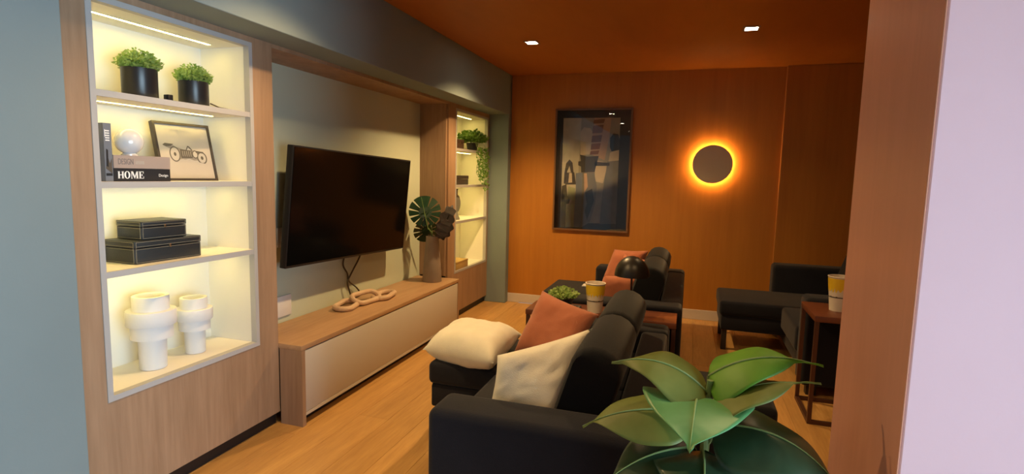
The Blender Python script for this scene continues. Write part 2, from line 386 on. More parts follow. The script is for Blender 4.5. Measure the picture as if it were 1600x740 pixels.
# television: tilted a little forward, hung slightly crooked
t = thing('television', 'large flat black television mounted on the sage wall', 'television', (-2.205, 3.35, 1.165))
t.rotation_euler = (-0.030, math.radians(4.5), 0)
TW, TH = 1.41, 0.725
box('body', 'black_plastic', (-0.045, -0.002, -TW/2, TW/2, -TH/2, TH/2), t, 0.004)
box('screen', 'tv_glass', (-0.003, 0.001, -TW/2+0.009, TW/2-0.009, -TH/2+0.016, TH/2-0.009), t)
box('wall_bracket', 'black_plastic', (-0.165, -0.045, -0.2, 0.2, -0.14, 0.14), t)
XN = -2.378
def bez(p, n=24):
    P = [Vector(q) for q in p]; out = []
    for i in range(len(P)-1):
        a, b, c, d = P[max(i-1, 0)], P[i], P[i+1], P[min(i+2, len(P)-1)]
        for k in range(n):
            q = k/n; out.append(0.5*((2*b)+(c-a)*q+(2*a-5*b+4*c-d)*q*q+(3*b-a-3*c+d)*q**3))
    return out+[P[-1]]
tag(MB().tube(bez([(XN+.05, 3.39, .86), (XN+.02, 3.38, .74), (XN+.02, 3.43, .66), (XN+.02, 3.45, .60), (XN+.02, 3.55, .53), (XN+.03, 3.58, .475), (XN+.03, 3.50, .464)], 8), 0.006, 6).build('power_cable', 'cable_black', None, True), 'thin dark cable with its loop hanging under the television', 'cable')
tag(MB().tube(bez([(XN+.05, 3.60, .86), (XN+.025, 3.58, .76), (XN+.03, 3.47, .66), (XN+.03, 3.42, .60), (XN+.03, 3.44, .53), (XN+.03, 3.47, .464)], 8), 0.006, 6).build('power_cable', 'cable_black', None, True), 'straighter dark cable dropping from the television onto the console', 'cable')
def plate(label, y0, y1, z0, z1, sw):
    t = thing('wall_plate', label, 'wall plate', (XN-0.002, (y0+y1)/2, z0))
    h = z1-z0; b = (y1-y0)/2
    p = box('cover', 'white_plastic', (0, 0.010, -b, b, 0, h), t, 0.003)
    if sw: box('switch', 'white_plastic', (0.010, 0.014, -b*.45, b*.45, h*.3, h*.7), t, 0.001)
plate('white wall plate half hidden beside the television edge', 2.735, 2.83, .93, 1.05, True)
plate('blank white wall plate low on the wall above the console', 2.715, 2.845, .495, .625, False)

# ------------------------------------------------------------------ downlights
def downlight(x, y, label, watt=SPOT_W):
    t = thing('downlight', label, 'downlight', (x, y, ZC), 0, 'square recessed downlights')
    f = MB(); a, b = 0.055, 0.042
    f.box(-a, a, -a, -b, -0.006, 0.0); f.box(-a, a, b, a, -0.006, 0.0); f.box(-a, -b, -b, b, -0.006, 0.0); f.box(b, a, -b, b, -0.006, 0.0)
    f.build('frame', 'downlight_frame', t)
    box('lens', 'downlight_glow', (-b, b, -b, b, -0.004, -0.001), t)
    l = bpy.data.lights.new('downlight_beam', 'SPOT'); l.energy = watt; l.color = SPOT_C; l.spot_size = math.radians(132); l.spot_blend = 0.55; l.shadow_soft_size = 0.03
    o = bpy.data.objects.new('downlight_beam', l); C.objects.link(o); o.location = (0, 0, -0.02); o.parent = t
downlight(-1.273, 4.39, 'square ceiling downlight nearest the framed print', 170)
downlight(0.35, 4.32, 'square ceiling downlight above the round wall lamp', 18)
downlight(-1.30, 2.12, 'square ceiling downlight in front of the television')
downlight(0.35, 2.12, 'square ceiling downlight above the near sofa', 32)
downlight(-1.33, 0.50, 'square ceiling downlight beside the near bookcase', 14)
downlight(-1.36, -1.43, 'square ceiling downlight behind the viewer', 14)

# ------------------------------------------------------------------ wall lamp and print
t = thing('wall_lamp', 'round wall lamp with grey disc and glowing halo', 'lamp', (0.197, YB, 1.558))
RX = Matrix.Rotation(PI/2, 3, 'X')
MB().lathe([(0.0, .062), (0.178, .062), (0.183, .060), (0.185, .056), (0.183, .052), (0.0, .050)], (0, 0, 0), 64, False, False, RX).build('disc', 'sconce_face', t, True, merge=1e-5)
MB().lathe([(0.06, 0.0), (0.06, 0.05)], (0, 0, 0), 32, True, True, RX).build('mount', 'white_plastic', t, True)
MB().lathe([(0.158, .018), (0.166, .018), (0.166, .032), (0.158, .032), (0.158, .018)], (0, 0, 0), 64, False, False, RX).build('glow_ring', 'ring_glow', t)

t = thing('framed_print', 'tall framed print of film-set figures with black mat on veneer wall', 'picture', (-0.985, YB, 1.475))
PWd, PHt = 0.80, 1.27
f = MB(); a, b, e = PWd/2, PHt/2, 0.018
f.box(-a, -a+e, -.035, -.001, -b, b); f.box(a-e, a, -.035, -.001, -b, b); f.box(-a+e, a-e, -.035, -.001, -b, -b+e); f.box(-a+e, a-e, -.035, -.001, b-e, b)
f.build('frame', 'frame_brown', t)
box('mat_board', 'mat_black', (-a+e, a-e, -.016, -.002, -b+e, b-e), t)
px0, px1, pz0, pz1 = -a+0.085, a-0.125, -b+0.03, b-0.095
pr = box('print', 'print_bg_tone', (px0, px1, -.0170, -.016, pz0, pz1), t)
def shape(poly, mat, k):
    fx = lambda x: px0+(x-90)/310*(px1-px0); fz = lambda y: pz0+(690-y)/578*(pz1-pz0)
    y = -.0170-0.0003*k
    MB().prism(poly, lambda x, z: (fx(x), y, fz(z)), lambda x, z: (fx(x), y+0.0003, fz(z))).build('print_patch', 'print_'+mat+'_tone', pr)
shape([(90, 112), (190, 112), (180, 470), (90, 690)], 'bglight', 1)
shape([(185, 185), (205, 160), (240, 165), (258, 190), (252, 300), (190, 305)], 'cream', 1)
shape([(262, 112), (352, 112), (345, 210), (325, 330), (246, 300)], 'pinkb', 2)
for i, (ya, yb) in enumerate(((122, 142), (152, 192), (204, 238), (246, 276), (284, 302))):
    shape([(258-i*3, ya), (318-i*6, ya-4), (312-i*6, yb-3), (254-i*3, yb)], 'rust', 3)
shape([(275, 330), (345, 345), (320, 450), (275, 440)], 'cream', 2)
shape([(188, 302), (230, 312), (292, 308), (282, 350), (272, 392), (198, 396), (196, 365), (180, 358), (180, 338), (194, 336)], 'cam', 4)
shape([(270, 338), (352, 343), (352, 358), (272, 360)], 'cam', 4)
shape([(168, 400), (206, 396), (208, 690), (165, 690), (172, 500)], 'blue', 3)
shape([(206, 396), (270, 394), (288, 470), (282, 560), (258, 655), (208, 690)], 'grey', 3)
shape([(224, 500), (262, 480), (276, 540), (240, 650), (226, 600), (236, 560)], 'dark', 4)
shape([(214, 400), (230, 400), (238, 470), (220, 500)], 'pinkb', 4)
shape([(104, 400), (112, 350), (130, 328), (148, 345), (156, 400), (140, 395), (132, 362), (120, 390), (112, 460), (102, 455)], 'dark', 3)
shape([(118, 398), (160, 396), (172, 460), (112, 462)], 'cam', 2)
shape([(132, 400), (146, 400), (150, 450), (128, 452)], 'cream', 3)
shape([(92, 470), (118, 460), (124, 520), (140, 540), (136, 562), (120, 566), (118, 690), (90, 690)], 'dark', 2)
shape([(122, 575), (160, 560), (166, 690), (120, 690)], 'green', 3)
shape([(128, 470), (168, 480), (164, 545), (128, 540)], 'green', 2)
shape([(350, 215), (366, 192), (392, 196), (400, 220), (400, 276), (360, 284), (350, 262)], 'dark', 3)
shape([(352, 290), (400, 276), (400, 330), (346, 336)], 'cream', 3)
shape([(340, 336), (400, 326), (400, 660), (310, 665), (320, 500)], 'grey', 2)
shape([(112, 665), (400, 660), (400, 690), (112, 690)], 'dark', 1)
box('glass', 'picture_glass', (-a+e, a-e, -.0235, -.0215, -b+e, b-e), t)

# ------------------------------------------------------------------ sofas
def sofa(label, xf, xb, y0, y1, arm_h, ext, seat_h=0.42, back_h=0.78):
    t = thing('sofa', label, 'sofa', (xb, (y0+y1)/2, 0), 0, 'dark reclining sofas')
    D = xf-xb                      # negative: front lies towards -x
    L = (y1-y0)/2; aw = 0.20
    for s in (-1, 1):
        ya, yb = (-L, -L+aw) if s < 0 else (L-aw, L)
        box('arm', 'sofa_fabric', (D, -0.0, ya, yb, 0.07, arm_h), t, 0.035, seg=4)
    box('base', 'sofa_fabric', (D+0.04, -0.04, -L+aw-0.01, L-aw+0.01, 0.09, 0.24), t, 0.015)
    box('back_frame', 'sofa_fabric', (-0.15, -0.005, -L+aw-0.01, L-aw+0.01, 0.12, arm_h-0.005), t, 0.025, seg=3)
    mid = 0.0; i0, i1 = -L+aw+0.004, L-aw-0.004
    # near seat, not pulled out
    box('seat_cushion', 'sofa_fabric', (D-0.01, -0.13, i0, mid-0.003, 0.24, seat_h), t, 0.028, seg=4)
    # far seat, pulled out to a chaise
    ch = box('seat_cushion', 'sofa_fabric', (D-ext, -0.13, mid+0.003, i1, 0.30, seat_h), t, 0.028, seg=4)
    box('seat_drawer', 'sofa_fabric', (D-ext+0.015, D+0.10, mid+0.012, i1-0.01, 0.175, 0.302), t, 0.015)
    for yy in (mid+0.05, i1-0.09):
        box('leg', 'leg_dark', (D-ext+0.03, D-ext+0.07, yy, yy+0.04, 0.0, 0.18), t)
    for yy in (-L+0.05, L-0.11):
        for xx in (D+0.05, -0.11): box('leg', 'leg_dark', (xx, xx+0.06, yy, yy+0.06, 0, 0.09), t)
    # two tall leaning back cushions, rounded at the top
    for a, b in ((i0, mid-0.006), (mid+0.006, i1)):
        prof = []
        lean = math.radians(17); T = 0.20; h = back_h-0.36; x0 = -0.42
        pts = [(0, 0), (0, h*0.5), (0, h-0.08)]
        for k in range(9):
            q = PI-k*PI/8; pts.append((T/2+math.cos(q)*T/2, h-0.08+math.sin(q)*0.085))
        pts += [(T, h*0.5), (T, 0)]
        cs = [(x0+px*math.cos(lean)+pz*math.sin(lean), 0.40+pz*math.cos(lean)-px*math.sin(lean)) for px, pz in pts]
        cx = sum(p[0] for p in cs)/len(cs); cz = sum(p[1] for p in cs)/len(cs)
        m = MB(); n = len(cs); vs = []; fs = []
        ys = [(a, .86), (a+.012, .95), (a+.035, 1.0), ((a+b)/2, 1.03), (b-.035, 1.0), (b-.012, .95), (b, .86)]
        for yv, k in ys:
            for (px, pz) in cs: vs.append((cx+(px-cx)*k, yv, cz+(pz-cz)*k))
        for i in range(len(ys)-1):
            for j in range(n): fs.append((i*n+j, i*n+(j+1) % n, (i+1)*n+(j+1) % n, (i+1)*n+j))
        fs.append(tuple(range(n))); fs.append(tuple((len(ys)-1)*n+j for j in range(n)))
        m.add(vs, fs).build('back_cushion', 'cushion_fabric', t, True, 50)
    return t
sofa('charcoal sofa nearest the viewer with cream cushions on it', -0.87, -0.065, 1.74, 3.33, 0.55, 0.39)
sofa('charcoal sofa by the framed print with terracotta cushions on it', -0.80, -0.0, 3.64, 5.30, 0.58, 0.36, 0.43, 0.80)
sofa('dark sofa half hidden behind the brown reveal on the right', 0.76, 1.62, 3.92, 5.60, 0.66, 0.47, 0.42, 0.86)
t = thing('ottoman', 'square charcoal ottoman half hidden behind the big-leaved plant', 'ottoman', (0.185, 2.66, 0))
box('body', 'sofa_fabric', (-.22, .22, -.20, .20, 0.08, 0.34), t, 0.02)
box('cushion', 'cushion_fabric', (-.225, .225, -.205, .205, 0.34, 0.45), t, 0.03, seg=4)
for sx in (-1, 1):
    for sy in (-1, 1): box('leg', 'leg_dark', (sx*.17-.025, sx*.17+.025, sy*.15-.025, sy*.15+.025, 0, .085), t)

# ------------------------------------------------------------------ cushions
def pillow(label, P, thick, mat, group, seed=0, pinch=0.07):
    """P: four corners in order around the pillow"""
    P = [Vector(p) for p in P]; c = sum(P, Vector())/4
    nrm = (P[2]-P[0]).cross(P[3]-P[1]).normalized()
    N = 22; vs = []; fs = []; idx = {}
    for side in (1, -1):
        for i in range(N+1):
            for j in range(N+1):
                u, v = -1+2*i/N, -1+2*j/N
                edge = i in (0, N) or j in (0, N)
                if side < 0 and edge: idx[(side, i, j)] = idx[(1, i, j)]; continue
                uu = u*(1-pinch*(1-v*v)*abs(u)); vv = v*(1-pinch*(1-u*u)*abs(v))
                a, b = (uu+1)/2, (vv+1)/2
                p = P[0]*(1-a)*(1-b)+P[1]*a*(1-b)+P[2]*a*b+P[3]*(1-a)*b
                h = thick/2*(max(0, (1-u**4))*max(0, (1-v**4)))**0.62
                wr = mnoise.noise(Vector((u*2.2+seed*3.1, v*2.2, side*1.7+seed)))*0.09+mnoise.noise(Vector((u*6+seed, v*6+seed*2, side)))*0.05
                rad = max(abs(u), abs(v))
                wr += 0.05*math.sin(9*math.atan2(v, u)+seed)*rad**3
                p = p+nrm*side*h*(1+wr)
                idx[(side, i, j)] = len(vs); vs.append(p-c)
        for i in range(N):
            for j in range(N):
                q = (idx[(side, i, j)], idx[(side, i+1, j)], idx[(side, i+1, j+1)], idx[(side, i, j+1)])
                fs.append(q if side > 0 else q[::-1])
    o = MB().add(vs, fs).build('cushion', mat, None, True, 80)
    o.location = c
    return tag(o, label, 'cushion', group)
pillow('cream cushion lying flat on the pulled-out sofa seat', [(-1.30, 2.56, .475), (-0.86, 2.44, .495), (-0.86, 2.93, .505), (-1.30, 2.99, .49)], 0.20, 'cream_linen', 'sofa cushions', 1)
pillow('cream cushion standing against the near sofa back', [(-0.745, 2.07, .415), (-0.43, 1.99, .44), (-0.355, 2.25, .775), (-0.715, 2.08, .665)], 0.20, 'cream_linen', 'sofa cushions', 2, 0.05)
pillow('terracotta cushion standing behind the two cream cushions', [(-0.86, 2.76, .445), (-0.52, 2.60, .46), (-0.42, 2.85, .685), (-0.755, 2.95, .765)], 0.15, 'terracotta_linen', 'sofa cushions', 3, 0.06)
pillow('darker terracotta cushion on the far sofa nearest the paper cup', [(-0.66, 3.98, .45), (-0.36, 4.02, .44), (-0.30, 4.10, .70), (-0.56, 4.00, .69)], 0.15, 'terracotta_linen', 'sofa cushions', 4, 0.05)
pillow('terracotta cushion in the middle of the far sofa', [(-0.57, 4.42, .46), (-0.30, 4.35, .45), (-0.22, 4.40, .76), (-0.47, 4.45, .80)], 0.16, 'terracotta_linen', 'sofa cushions', 5, 0.05)
pillow('terracotta cushion leaning farthest back on the far sofa', [(-0.70, 4.78, .46), (-0.40, 4.66, .46), (-0.30, 4.75, .80), (-0.60, 4.85, .78)], 0.15, 'terracotta_linen', 'sofa cushions', 6, 0.05)

# ------------------------------------------------------------------ side tables and what stands on them
def side_table(label, x0, x1, y0, y1, z):
    cx, cy = (x0+x1)/2, (y0+y1)/2
    t = thing('side_table', label, 'table', (cx, cy, 0), 0, 'narrow side tables')
    a, b = (x1-x0)/2, (y1-y0)/2; s = 0.022
    box('table_top', 'dark_red_wood', (-a, a, -b, b, z-0.035, z), t, 0.003)
    for sx in (-1, 1):
        for sy in (-1, 1):
            xx = sx*(a-s/2-.004); yy = sy*(b-s/2-.004); box('leg', 'metal_frame', (xx-s/2, xx+s/2, yy-s/2, yy+s/2, 0, z-.035), t)
    for sy in (-1, 1):
        yy = sy*(b-s/2-.004); box('rail', 'metal_frame', (-a+s+.004, a-s-.004, yy-s/2, yy+s/2, 0, s), t)
    for sx in (-1, 1):
        xx = sx*(a-s/2-.004); box('rail', 'metal_frame', (xx-s/2, xx+s/2, -b+s+.004, b-s-.004, 0, s), t)
side_table('dark red-brown side table between the two left sofas', -0.965, -0.03, 3.345, 3.62, 0.55)
side_table('dark red-brown side table beside the brown reveal on the right', 0.725, 1.55, 3.47, 3.88, 0.645)
def cup(label, x, y, z, rt, rb, h, group, rot=0):
    t = thing('popcorn_cup', label, 'cup', (x, y, z), rot, group)
    R = lambda q: rb+(rt-rb)*q
    MB().lathe([(0.0, 0), (rb, 0), (rb, 0.004), (R(1), h), (R(1)-.003, h), (rb-.002, .006), (0.0, .006)], (0, 0, 0), 40, False, False).build('body', 'cup_white', t, True, merge=1e-5)
    ring = [(rt+.0035*math.cos(k*PI/4), h+.0035*math.sin(k*PI/4)) for k in range(9)]
    MB().lathe(ring, (0, 0, 0), 40, False, False).build('rim', 'cup_white', t, True, merge=1e-5)
    seg = 60; vs = []; fs = []
    for k in range(seg):
        a = 2*PI*k/seg; q0 = 0.60+0.06*math.sin(k*1.9)+0.035*math.sin(k*3.7+1)
        for q in (q0, 0.96):
            r = R(q)+.0012; vs.append((r*math.cos(a), r*math.sin(a), h*q))
    for k in range(seg): fs.append((2*k, 2*((k+1) % seg), 2*((k+1) % seg)+1, 2*k+1))
    MB().add(vs, fs).build('yellow_band', 'cup_yellow', t, True)
    vs = []; fs = []
    for k in range(seg):
        a = 2*PI*k/seg; ww = 0.008+0.022*max(0, math.sin(k*.9))*(k % 3 == 0)
        for q in (0.40, 0.418+ww):
            r = R(q)+.0014; vs.append((r*math.cos(a), r*math.sin(a), h*q))
    for k in range(seg): fs.append((2*k, 2*((k+1) % seg), 2*((k+1) % seg)+1, 2*k+1))
    MB().add(vs, fs).build('dark_line', 'cup_ink', t, True)
cup('yellow and white popcorn cup on the table between the left sofas', -0.535, 3.45, .5505, .062, .046, .185, 'popcorn cups')
cup('yellow and white popcorn cup on the table by the brown reveal', 0.885, 3.68, .6455, .064, .046, .205, 'popcorn cups', 0.5)
t = thing('paper_tent', 'small white folded card beside the right-hand popcorn cup', 'card', (0.985, 3.72, .6455))
MB().prism([(-.035, 0), (-.032, 0), (0, .085), (.032, 0), (.035, 0), (0, .09)], lambda x, z: (x, -.03, z), lambda x, z: (x, .03, z)).build('card', 'white_plastic', t)
t = thing('table_lamp', 'black mushroom table lamp with thin dark red stem', 'lamp', (-0.315, 3.48, .55))
MB().lathe([(0, 0), (.06, 0), (.06, .008), (.01, .016), (0, .016)], (0, 0, 0), 32, False, False).build('base', 'dome_black', t, True, merge=1e-5)
MB().lathe([(.0065, .012), (.0065, .31)], (0, 0, 0), 12).build('stem', 'stem_red', t, True)
MB().lathe([(.108*math.cos(k*PI/20), .245+.125*math.sin(k*PI/20)) for k in range(11)]+[(.104*math.cos(k*PI/20), .245+.120*math.sin(k*PI/20)) for k in range(10, -1, -1)]+[(.108, .245)], (0, 0, 0), 40, False, False).build('shade', 'dome_black', t, True, merge=1e-5)
t = box('tray', 'tray_grey', (-.10, .10, -.075, .075, 0, .014), None, .004); t.location = (-0.735, 3.455, .5503)
tag(t, 'flat dark grey tray under the bowl of succulents', 'tray')
def sprigs(m, c, rad, h, n, size, dome=True, sd=0):
    rnd = random.Random(sd)
    for i in range(n):
        a = rnd.uniform(0, 2*PI); q = math.sqrt(rnd.random())
        b = Vector((c[0]+math.cos(a)*rad*q*.75, c[1]+math.sin(a)*rad*q*.75, c[2]))
        tip = Vector((c[0]+math.cos(a)*rad*q*1.2, c[1]+math.sin(a)*rad*q*1.2, c[2]+h*(1-.55*q*q)*rnd.uniform(.6, 1.1)))
        for k in range(4):
            p = b.lerp(tip, .35+.65*k/3); az = rnd.uniform(0, 2*PI); d = Vector((math.cos(az), math.sin(az), rnd.uniform(-.1, .9))).normalized()
            s = d.orthogonal().normalized()*size*.32; l = d*size*rnd.uniform(.7, 1.2)
            m.add([p, p+l*.5+s, p+l, p+l*.5-s], [(0, 1, 2, 3)])
t = thing('succulent_bowl', 'black bowl of small green succulents on the grey tray', 'plant', (-0.745, 3.46, .565))
MB().lathe([(0, 0), (.05, 0), (.075, .06), (.07, .06), (.047, .008), (0, .008)], (0, 0, 0), 28, False, False).build('bowl', 'pot_black', t, True, merge=1e-5)
MB().lathe([(0, .05), (.069, .05)], (0, 0, 0), 28, False, False).build('soil', 'soil', t)
m = MB(); sprigs(m, (0, 0, .05), .085, .075, 110, .026, sd=5); m.build('foliage', 'sprig_green', t, kind='stuff')
t = box('folded_napkin', 'white_plastic', (-.03, .03, -.05, .05, 0, .012), None, .003); t.location = (-0.84, 4.86, .4305)
tag(t, 'small white folded napkin on the far sofa seat', 'napkin')

# ------------------------------------------------------------------ near bookcase contents
def grass_pot(label, x, y, z, r, h, sd):
    t = thing('potted_plant', label, 'plant', (x, y, z), 0, 'black pots on the top shelf')
    MB().lathe([(0, 0), (r*.96, 0), (r, .004), (r, h), (r-.005, h), (r-.006, .01), (0, .01)], (0, 0, 0), 40, False, False).build('pot', 'pot_black', t, True, merge=1e-5)
    MB().lathe([(0, h-.012), (r-.005, h-.012)], (0, 0, 0), 32, False, False).build('soil', 'soil', t)
    m = MB(); sprigs(m, (0, 0, h-.012), r*1.05, .085, 620, .015, sd=sd); m.build('foliage', 'sprig_green', t, kind='stuff')
    return t
Z1 = S1[0]
grass_pot('larger black pot of grassy greenery, left on the top shelf', -2.225, 1.775, Z1, .066, .125, 11)
grass_pot('smaller black pot of grassy greenery, right on the top shelf', -2.225, 2.040, Z1, .063, .115, 12)
t = box('small_block', 'pot_black', (-.015, .015, -.012, .012, 0, .035), None, .003); t.location = (-2.20, 1.885, Z1+.0003)
tag(t, 'tiny black block on the shelf beside the larger pot', 'block')
t = MB().tube([(-2.23, 2.137, Z1+.03), (-2.19, 2.150, Z1+.012), (-2.15, 2.165, Z1+.004)], .0035, 6).build('twig', 'box_brown', None, True)
tag(t, 'short brown twig on the shelf beside the smaller pot', 'twig')
Z2 = S1[1]
def book(label, x0, x1, y0, y1, z0, z1, mat, group, spine='x'):
    t = thing('book', label, 'book', (x1, (y0+y1)/2, z0), 0, group)
    b = (y1-y0)/2; h = z1-z0; d = x0-x1; c = .0025
    m = MB()
    if h < (y1-y0):      # lying flat, spine towards the room
        m.box(d, 0, -b, b, 0, c); m.box(d, 0, -b, b, h-c, h); m.box(-c, 0, -b, b, c, h-c)
        m.build('cover', mat, t); box('pages', 'book_pages', (d+.004, -c, -b+.004, b-.004, c, h-c), t)
    else:
        m.box(d, 0, -b, -b+c, 0, h); m.box(d, 0, b-c, b, 0, h); m.box(-c, 0, -b+c, b-c, 0, h)
        m.build('cover', mat, t); box('pages', 'book_pages', (d+.004, -c, -b+c, b-c, .004, h-.004), t)
    return t
FY = Matrix(((0, 0, 1, 0), (1, 0, 0, 0), (0, 1, 0, 0), (0, 0, 0, 1)))   # text x -> +y, text y -> +z, facing +x
bk = book('grey book standing upright at the left of the shelf', -2.30, -2.13, 1.541, 1.571, Z2, Z2+.222, 'book_grey', 'books on the second shelf')
m = MB()
for i in range(5): m.box(0, .0006, -.009, .007, .155+i*.009, .1595+i*.009)
m.box(0, .0006, -.011, -.009, .17, .198)
m.build('spine_lettering', 'print_white', bk)
m = MB(); m.prism([(-.012, .05), (.012, .03), (.012, .09), (.004, .07), (-.004, .10)], lambda y, z: (0, y, z), lambda y, z: (.0004, y, z)); m.build('spine_picture', 'ink_dark', bk)
m = MB(); m.prism([(-.010, .06), (-.002, .055), (-.001, .12), (-.008, .125)], lambda y, z: (0.0003, y, z), lambda y, z: (.0007, y, z)); m.box(0, .0006, -.012, .012, .022, .032); m.build('spine_picture', 'book_black', bk)
bk = book('black book with large white lettering lying under the taupe book', -2.31, -2.135, 1.576, 1.822, Z2, Z2+.052, 'book_black', 'books on the second shelf')
# slab-serif capitals H O M E
def slab(word_parent, y, z, h):
    m = MB(); T = .0006
    def R(a, b, c, d): m.box(0, T, y+a*h, y+b*h, z+c*h, z+d*h)
    def Q(*p): m.prism(p, lambda a, b: (0, y+a*h, z+b*h), lambda a, b: (T, y+a*h, z+b*h))
    R(.05, .27, 0, 1); R(.58, .80, 0, 1); R(.27, .58, .46, .55)
    for a, b in ((0, .32), (.53, .85)): R(a, b, 0, .07); R(a, b, .93, 1)
    n = 20; o = 1.33
    for k in range(n):
        a0, a1 = 2*PI*k/n, 2*PI*(k+1)/n
        Q((o+.42*math.cos(a0), .5+.52*math.sin(a0)), (o+.42*math.cos(a1), .5+.52*math.sin(a1)), (o+.19*math.cos(a1), .5+.44*math.sin(a1)), (o+.19*math.cos(a0), .5+.44*math.sin(a0)))
    b = 1.85
    R(b+.06, b+.15, 0, 1); R(b+.80, b+1.02, 0, 1); Q((b+.06, 1), (b+.30, 1), (b+.60, .22), (b+.49, 0)); Q((b+.80, 1), (b+.86, .86), (b+.56, 0), (b+.49, 0), (b+.53, .25))
    R(b, b+.22, 0, .07); R(b+.74, b+1.08, 0, .07); R(b+.0, b+.2, .93, 1); R(b+.86, b+1.08, .93, 1)
    e = 3.02
    R(e+.06, e+.28, 0, 1); R(e, e+.72, 0, .08); R(e, e+.70, .92, 1); R(e+.28, e+.50, .46, .54); R(e+.64, e+.72, 0, .30); R(e+.62, e+.70, .72, 1); R(e+.46, e+.52, .36, .64)
    m.build('spine_lettering', 'print_white', word_parent)
slab(bk, -.107, .0115, .029)
text_mesh('spine_lettering', 'Design', .016, 'print_white', bk, Matrix.Translation((0.0003, .068, .020)) @ FY, .0004)
bk = book('taupe book lying on top of the black book', -2.31, -2.135, 1.578, 1.824, Z2+.0523, Z2+.103, 'book_taupe', 'books on the second shelf')
text_mesh('spine_lettering', 'DESIGN', .030, 'print_grey', bk, Matrix.Translation((0.0003, -.106, .015)) @ FY @ Matrix.Diagonal((.62, 1.1, 1, 1)), .0004)
m = MB(); 
for i in range(6): m.box(0, .0005, -.034+i*.0065, -.0295+i*.0065, .017, .030)
m.build('spine_lettering', 'ink_light', bk)
t = thing('glass_globe', 'glossy white globe ornament on the taupe book', 'ornament', (-2.20, 1.695, Z2+.1033))
MB().lathe([(0, 0), (.030, 0), (.030, .006), (.022, .012), (0, .012)], (0, 0, 0), 28, False, False).build('foot', 'globe_white', t, True, merge=1e-5)
MB().lathe([(.052*math.sin(k*PI/20), .058-.052*math.cos(k*PI/20)) for k in range(21)], (0, 0, 0), 36, False, False).build('ball', 'globe_white', t, True, merge=1e-5)
# leaning framed print with a vintage car
t = thing('framed_drawing', 'small dark-framed drawing of a vintage racing car leaning on shelf', 'picture', (-2.235, 2.022, Z2+.0005))
t.rotation_euler = (0, math.radians(-13), math.radians(-6))
a, h, e = .140, .275, .011
f = MB(); f.box(-.022, 0, -a, -a+e, 0, h); f.box(-.022, 0, a-e, a, 0, h); f.box(-.022, 0, -a+e, a-e, 0, e); f.box(-.022, 0, -a+e, a-e, h-e, h)
f.build('frame', 'frame_dark', t)
pp = box('paper', 'paper_cream', (-.018, -.006, -a+e, a-e, e, h-e), t)
k_ = [0]
def ink(poly, mat):
    k_[0] += 1; x = -.006+.00012*k_[0]
    MB().prism(poly, lambda y, z: (x-.0001, y, z), lambda y, z: (x, y, z)).build('drawing_stroke', mat, pp)
def ell(cy, cz, ry, rz, n=22): return [(cy+ry*math.cos(2*PI*i/n), cz+rz*math.sin(2*PI*i/n)) for i in range(n)]
ink([(-.105, .165), (-.092, .172), (-.060, .170), (-.040, .158), (-.010, .150), (.040, .147), (.085, .140), (.098, .128), (.098, .112), (.075, .100), (.020, .098), (-.020, .104), (-.045, .100), (-.062, .120), (-.072, .150)], 'ink_mid')
ink(ell(-.055, .126, .026, .036), 'ink_dark'); ink(ell(-.055, .126, .021, .031), 'paper_cream'); ink(ell(-.055, .126, .006, .009), 'ink_dark')
ink(ell(.078, .112, .026, .030), 'ink_dark'); ink(ell(.078, .112, .020, .024), 'ink_light'); ink(ell(.078, .112, .007, .009), 'ink_dark')
ink(ell(.045, .128, .016, .020), 'ink_dark'); ink(ell(.045, .128, .011, .015), 'ink_light')
ink([(-.108, .168), (-.095, .176), (-.055, .173), (-.070, .163), (-.092, .160)], 'ink_dark')
ink([(-.028, .150), (.030, .146), (.030, .110), (-.028, .108)], 'ink_dark')
ink([(.000, .146), (.012, .168), (.020, .166), (.036, .146)], 'ink_dark'); ink([(.006, .147), (.014, .162), (.028, .147)], 'ink_light')
ink([(.048, .146), (.088, .142), (.092, .134), (.05, .136)], 'ink_dark')
ink([(-.05, .093), (.01, .100), (.06, .084), (.10, .078), (.10, .082), (.06, .090), (.01, .106)], 'ink_light')
for i in range(5): ink([(-.02+i*.010, .142), (-.016+i*.010, .142), (-.016+i*.010, .116), (-.02+i*.010, .116)], 'ink_mid')
for (ya, yb, z, hh) in ((-.06, .03, .236, .012), (-.02, .0, .228, .020), (-.085, .095, .214, .004), (-.02, .06, .205, .004), (.045, .085, .196, .012)):
    n = int((yb-ya)/.010)
    for i in range(n):
        ink([(ya+i*.010, z), (ya+i*.010+.006, z), (ya+i*.010+.006, z+hh), (ya+i*.010, z+hh)], 'ink_light')
# stacked leather boxes
def leather_box(label, x0, x1, y0, y1, z, h, rz):
    cx, cy = (x0+x1)/2, (y0+y1)/2
    t = thing('leather_box', label, 'box', (cx, cy, z), rz, 'stitched leather boxes')
    a, b = (x1-x0)/2, (y1-y0)/2; hl = h*.30
    box('base', 'leather_box', (-a, a, -b, b, 0, h-hl-.002), t, .003)
    box('lid', 'leather_box', (-a-.001, a+.001, -b-.001, b+.001, h-hl, h), t, .003)
    m = MB(); q = .0012
    for zz in (h-hl-.006, h-hl+.006, h-.005, .006):
        m.box(a+.0006, a+.0022, -b+.006, b-.006, zz-q/2, zz+q/2); m.box(-a+.006, a-.006, -b-.0022, -b-.0006, zz-q/2, zz+q/2)
    for yy in (-b+.006, b-.006): m.box(a+.0006, a+.0020, yy-q/2, yy+q/2, .006, h-.005)
    for xx in (-a+.006, a-.006): m.box(xx-q/2, xx+q/2, -b-.0020, -b-.0006, .006, h-.005)
    m.build('stitching', 'stitch', t)
    box('clasp', 'brass', (a, a+.005, -.004, .004, h-hl-.008, h-hl+.006), t, .001)
    return t
Z3 = S1[2]
leather_box('larger black stitched leather box at the bottom of the stack', -2.345, -2.16, 1.672, 1.985, Z3+.0003, .096, -.04)
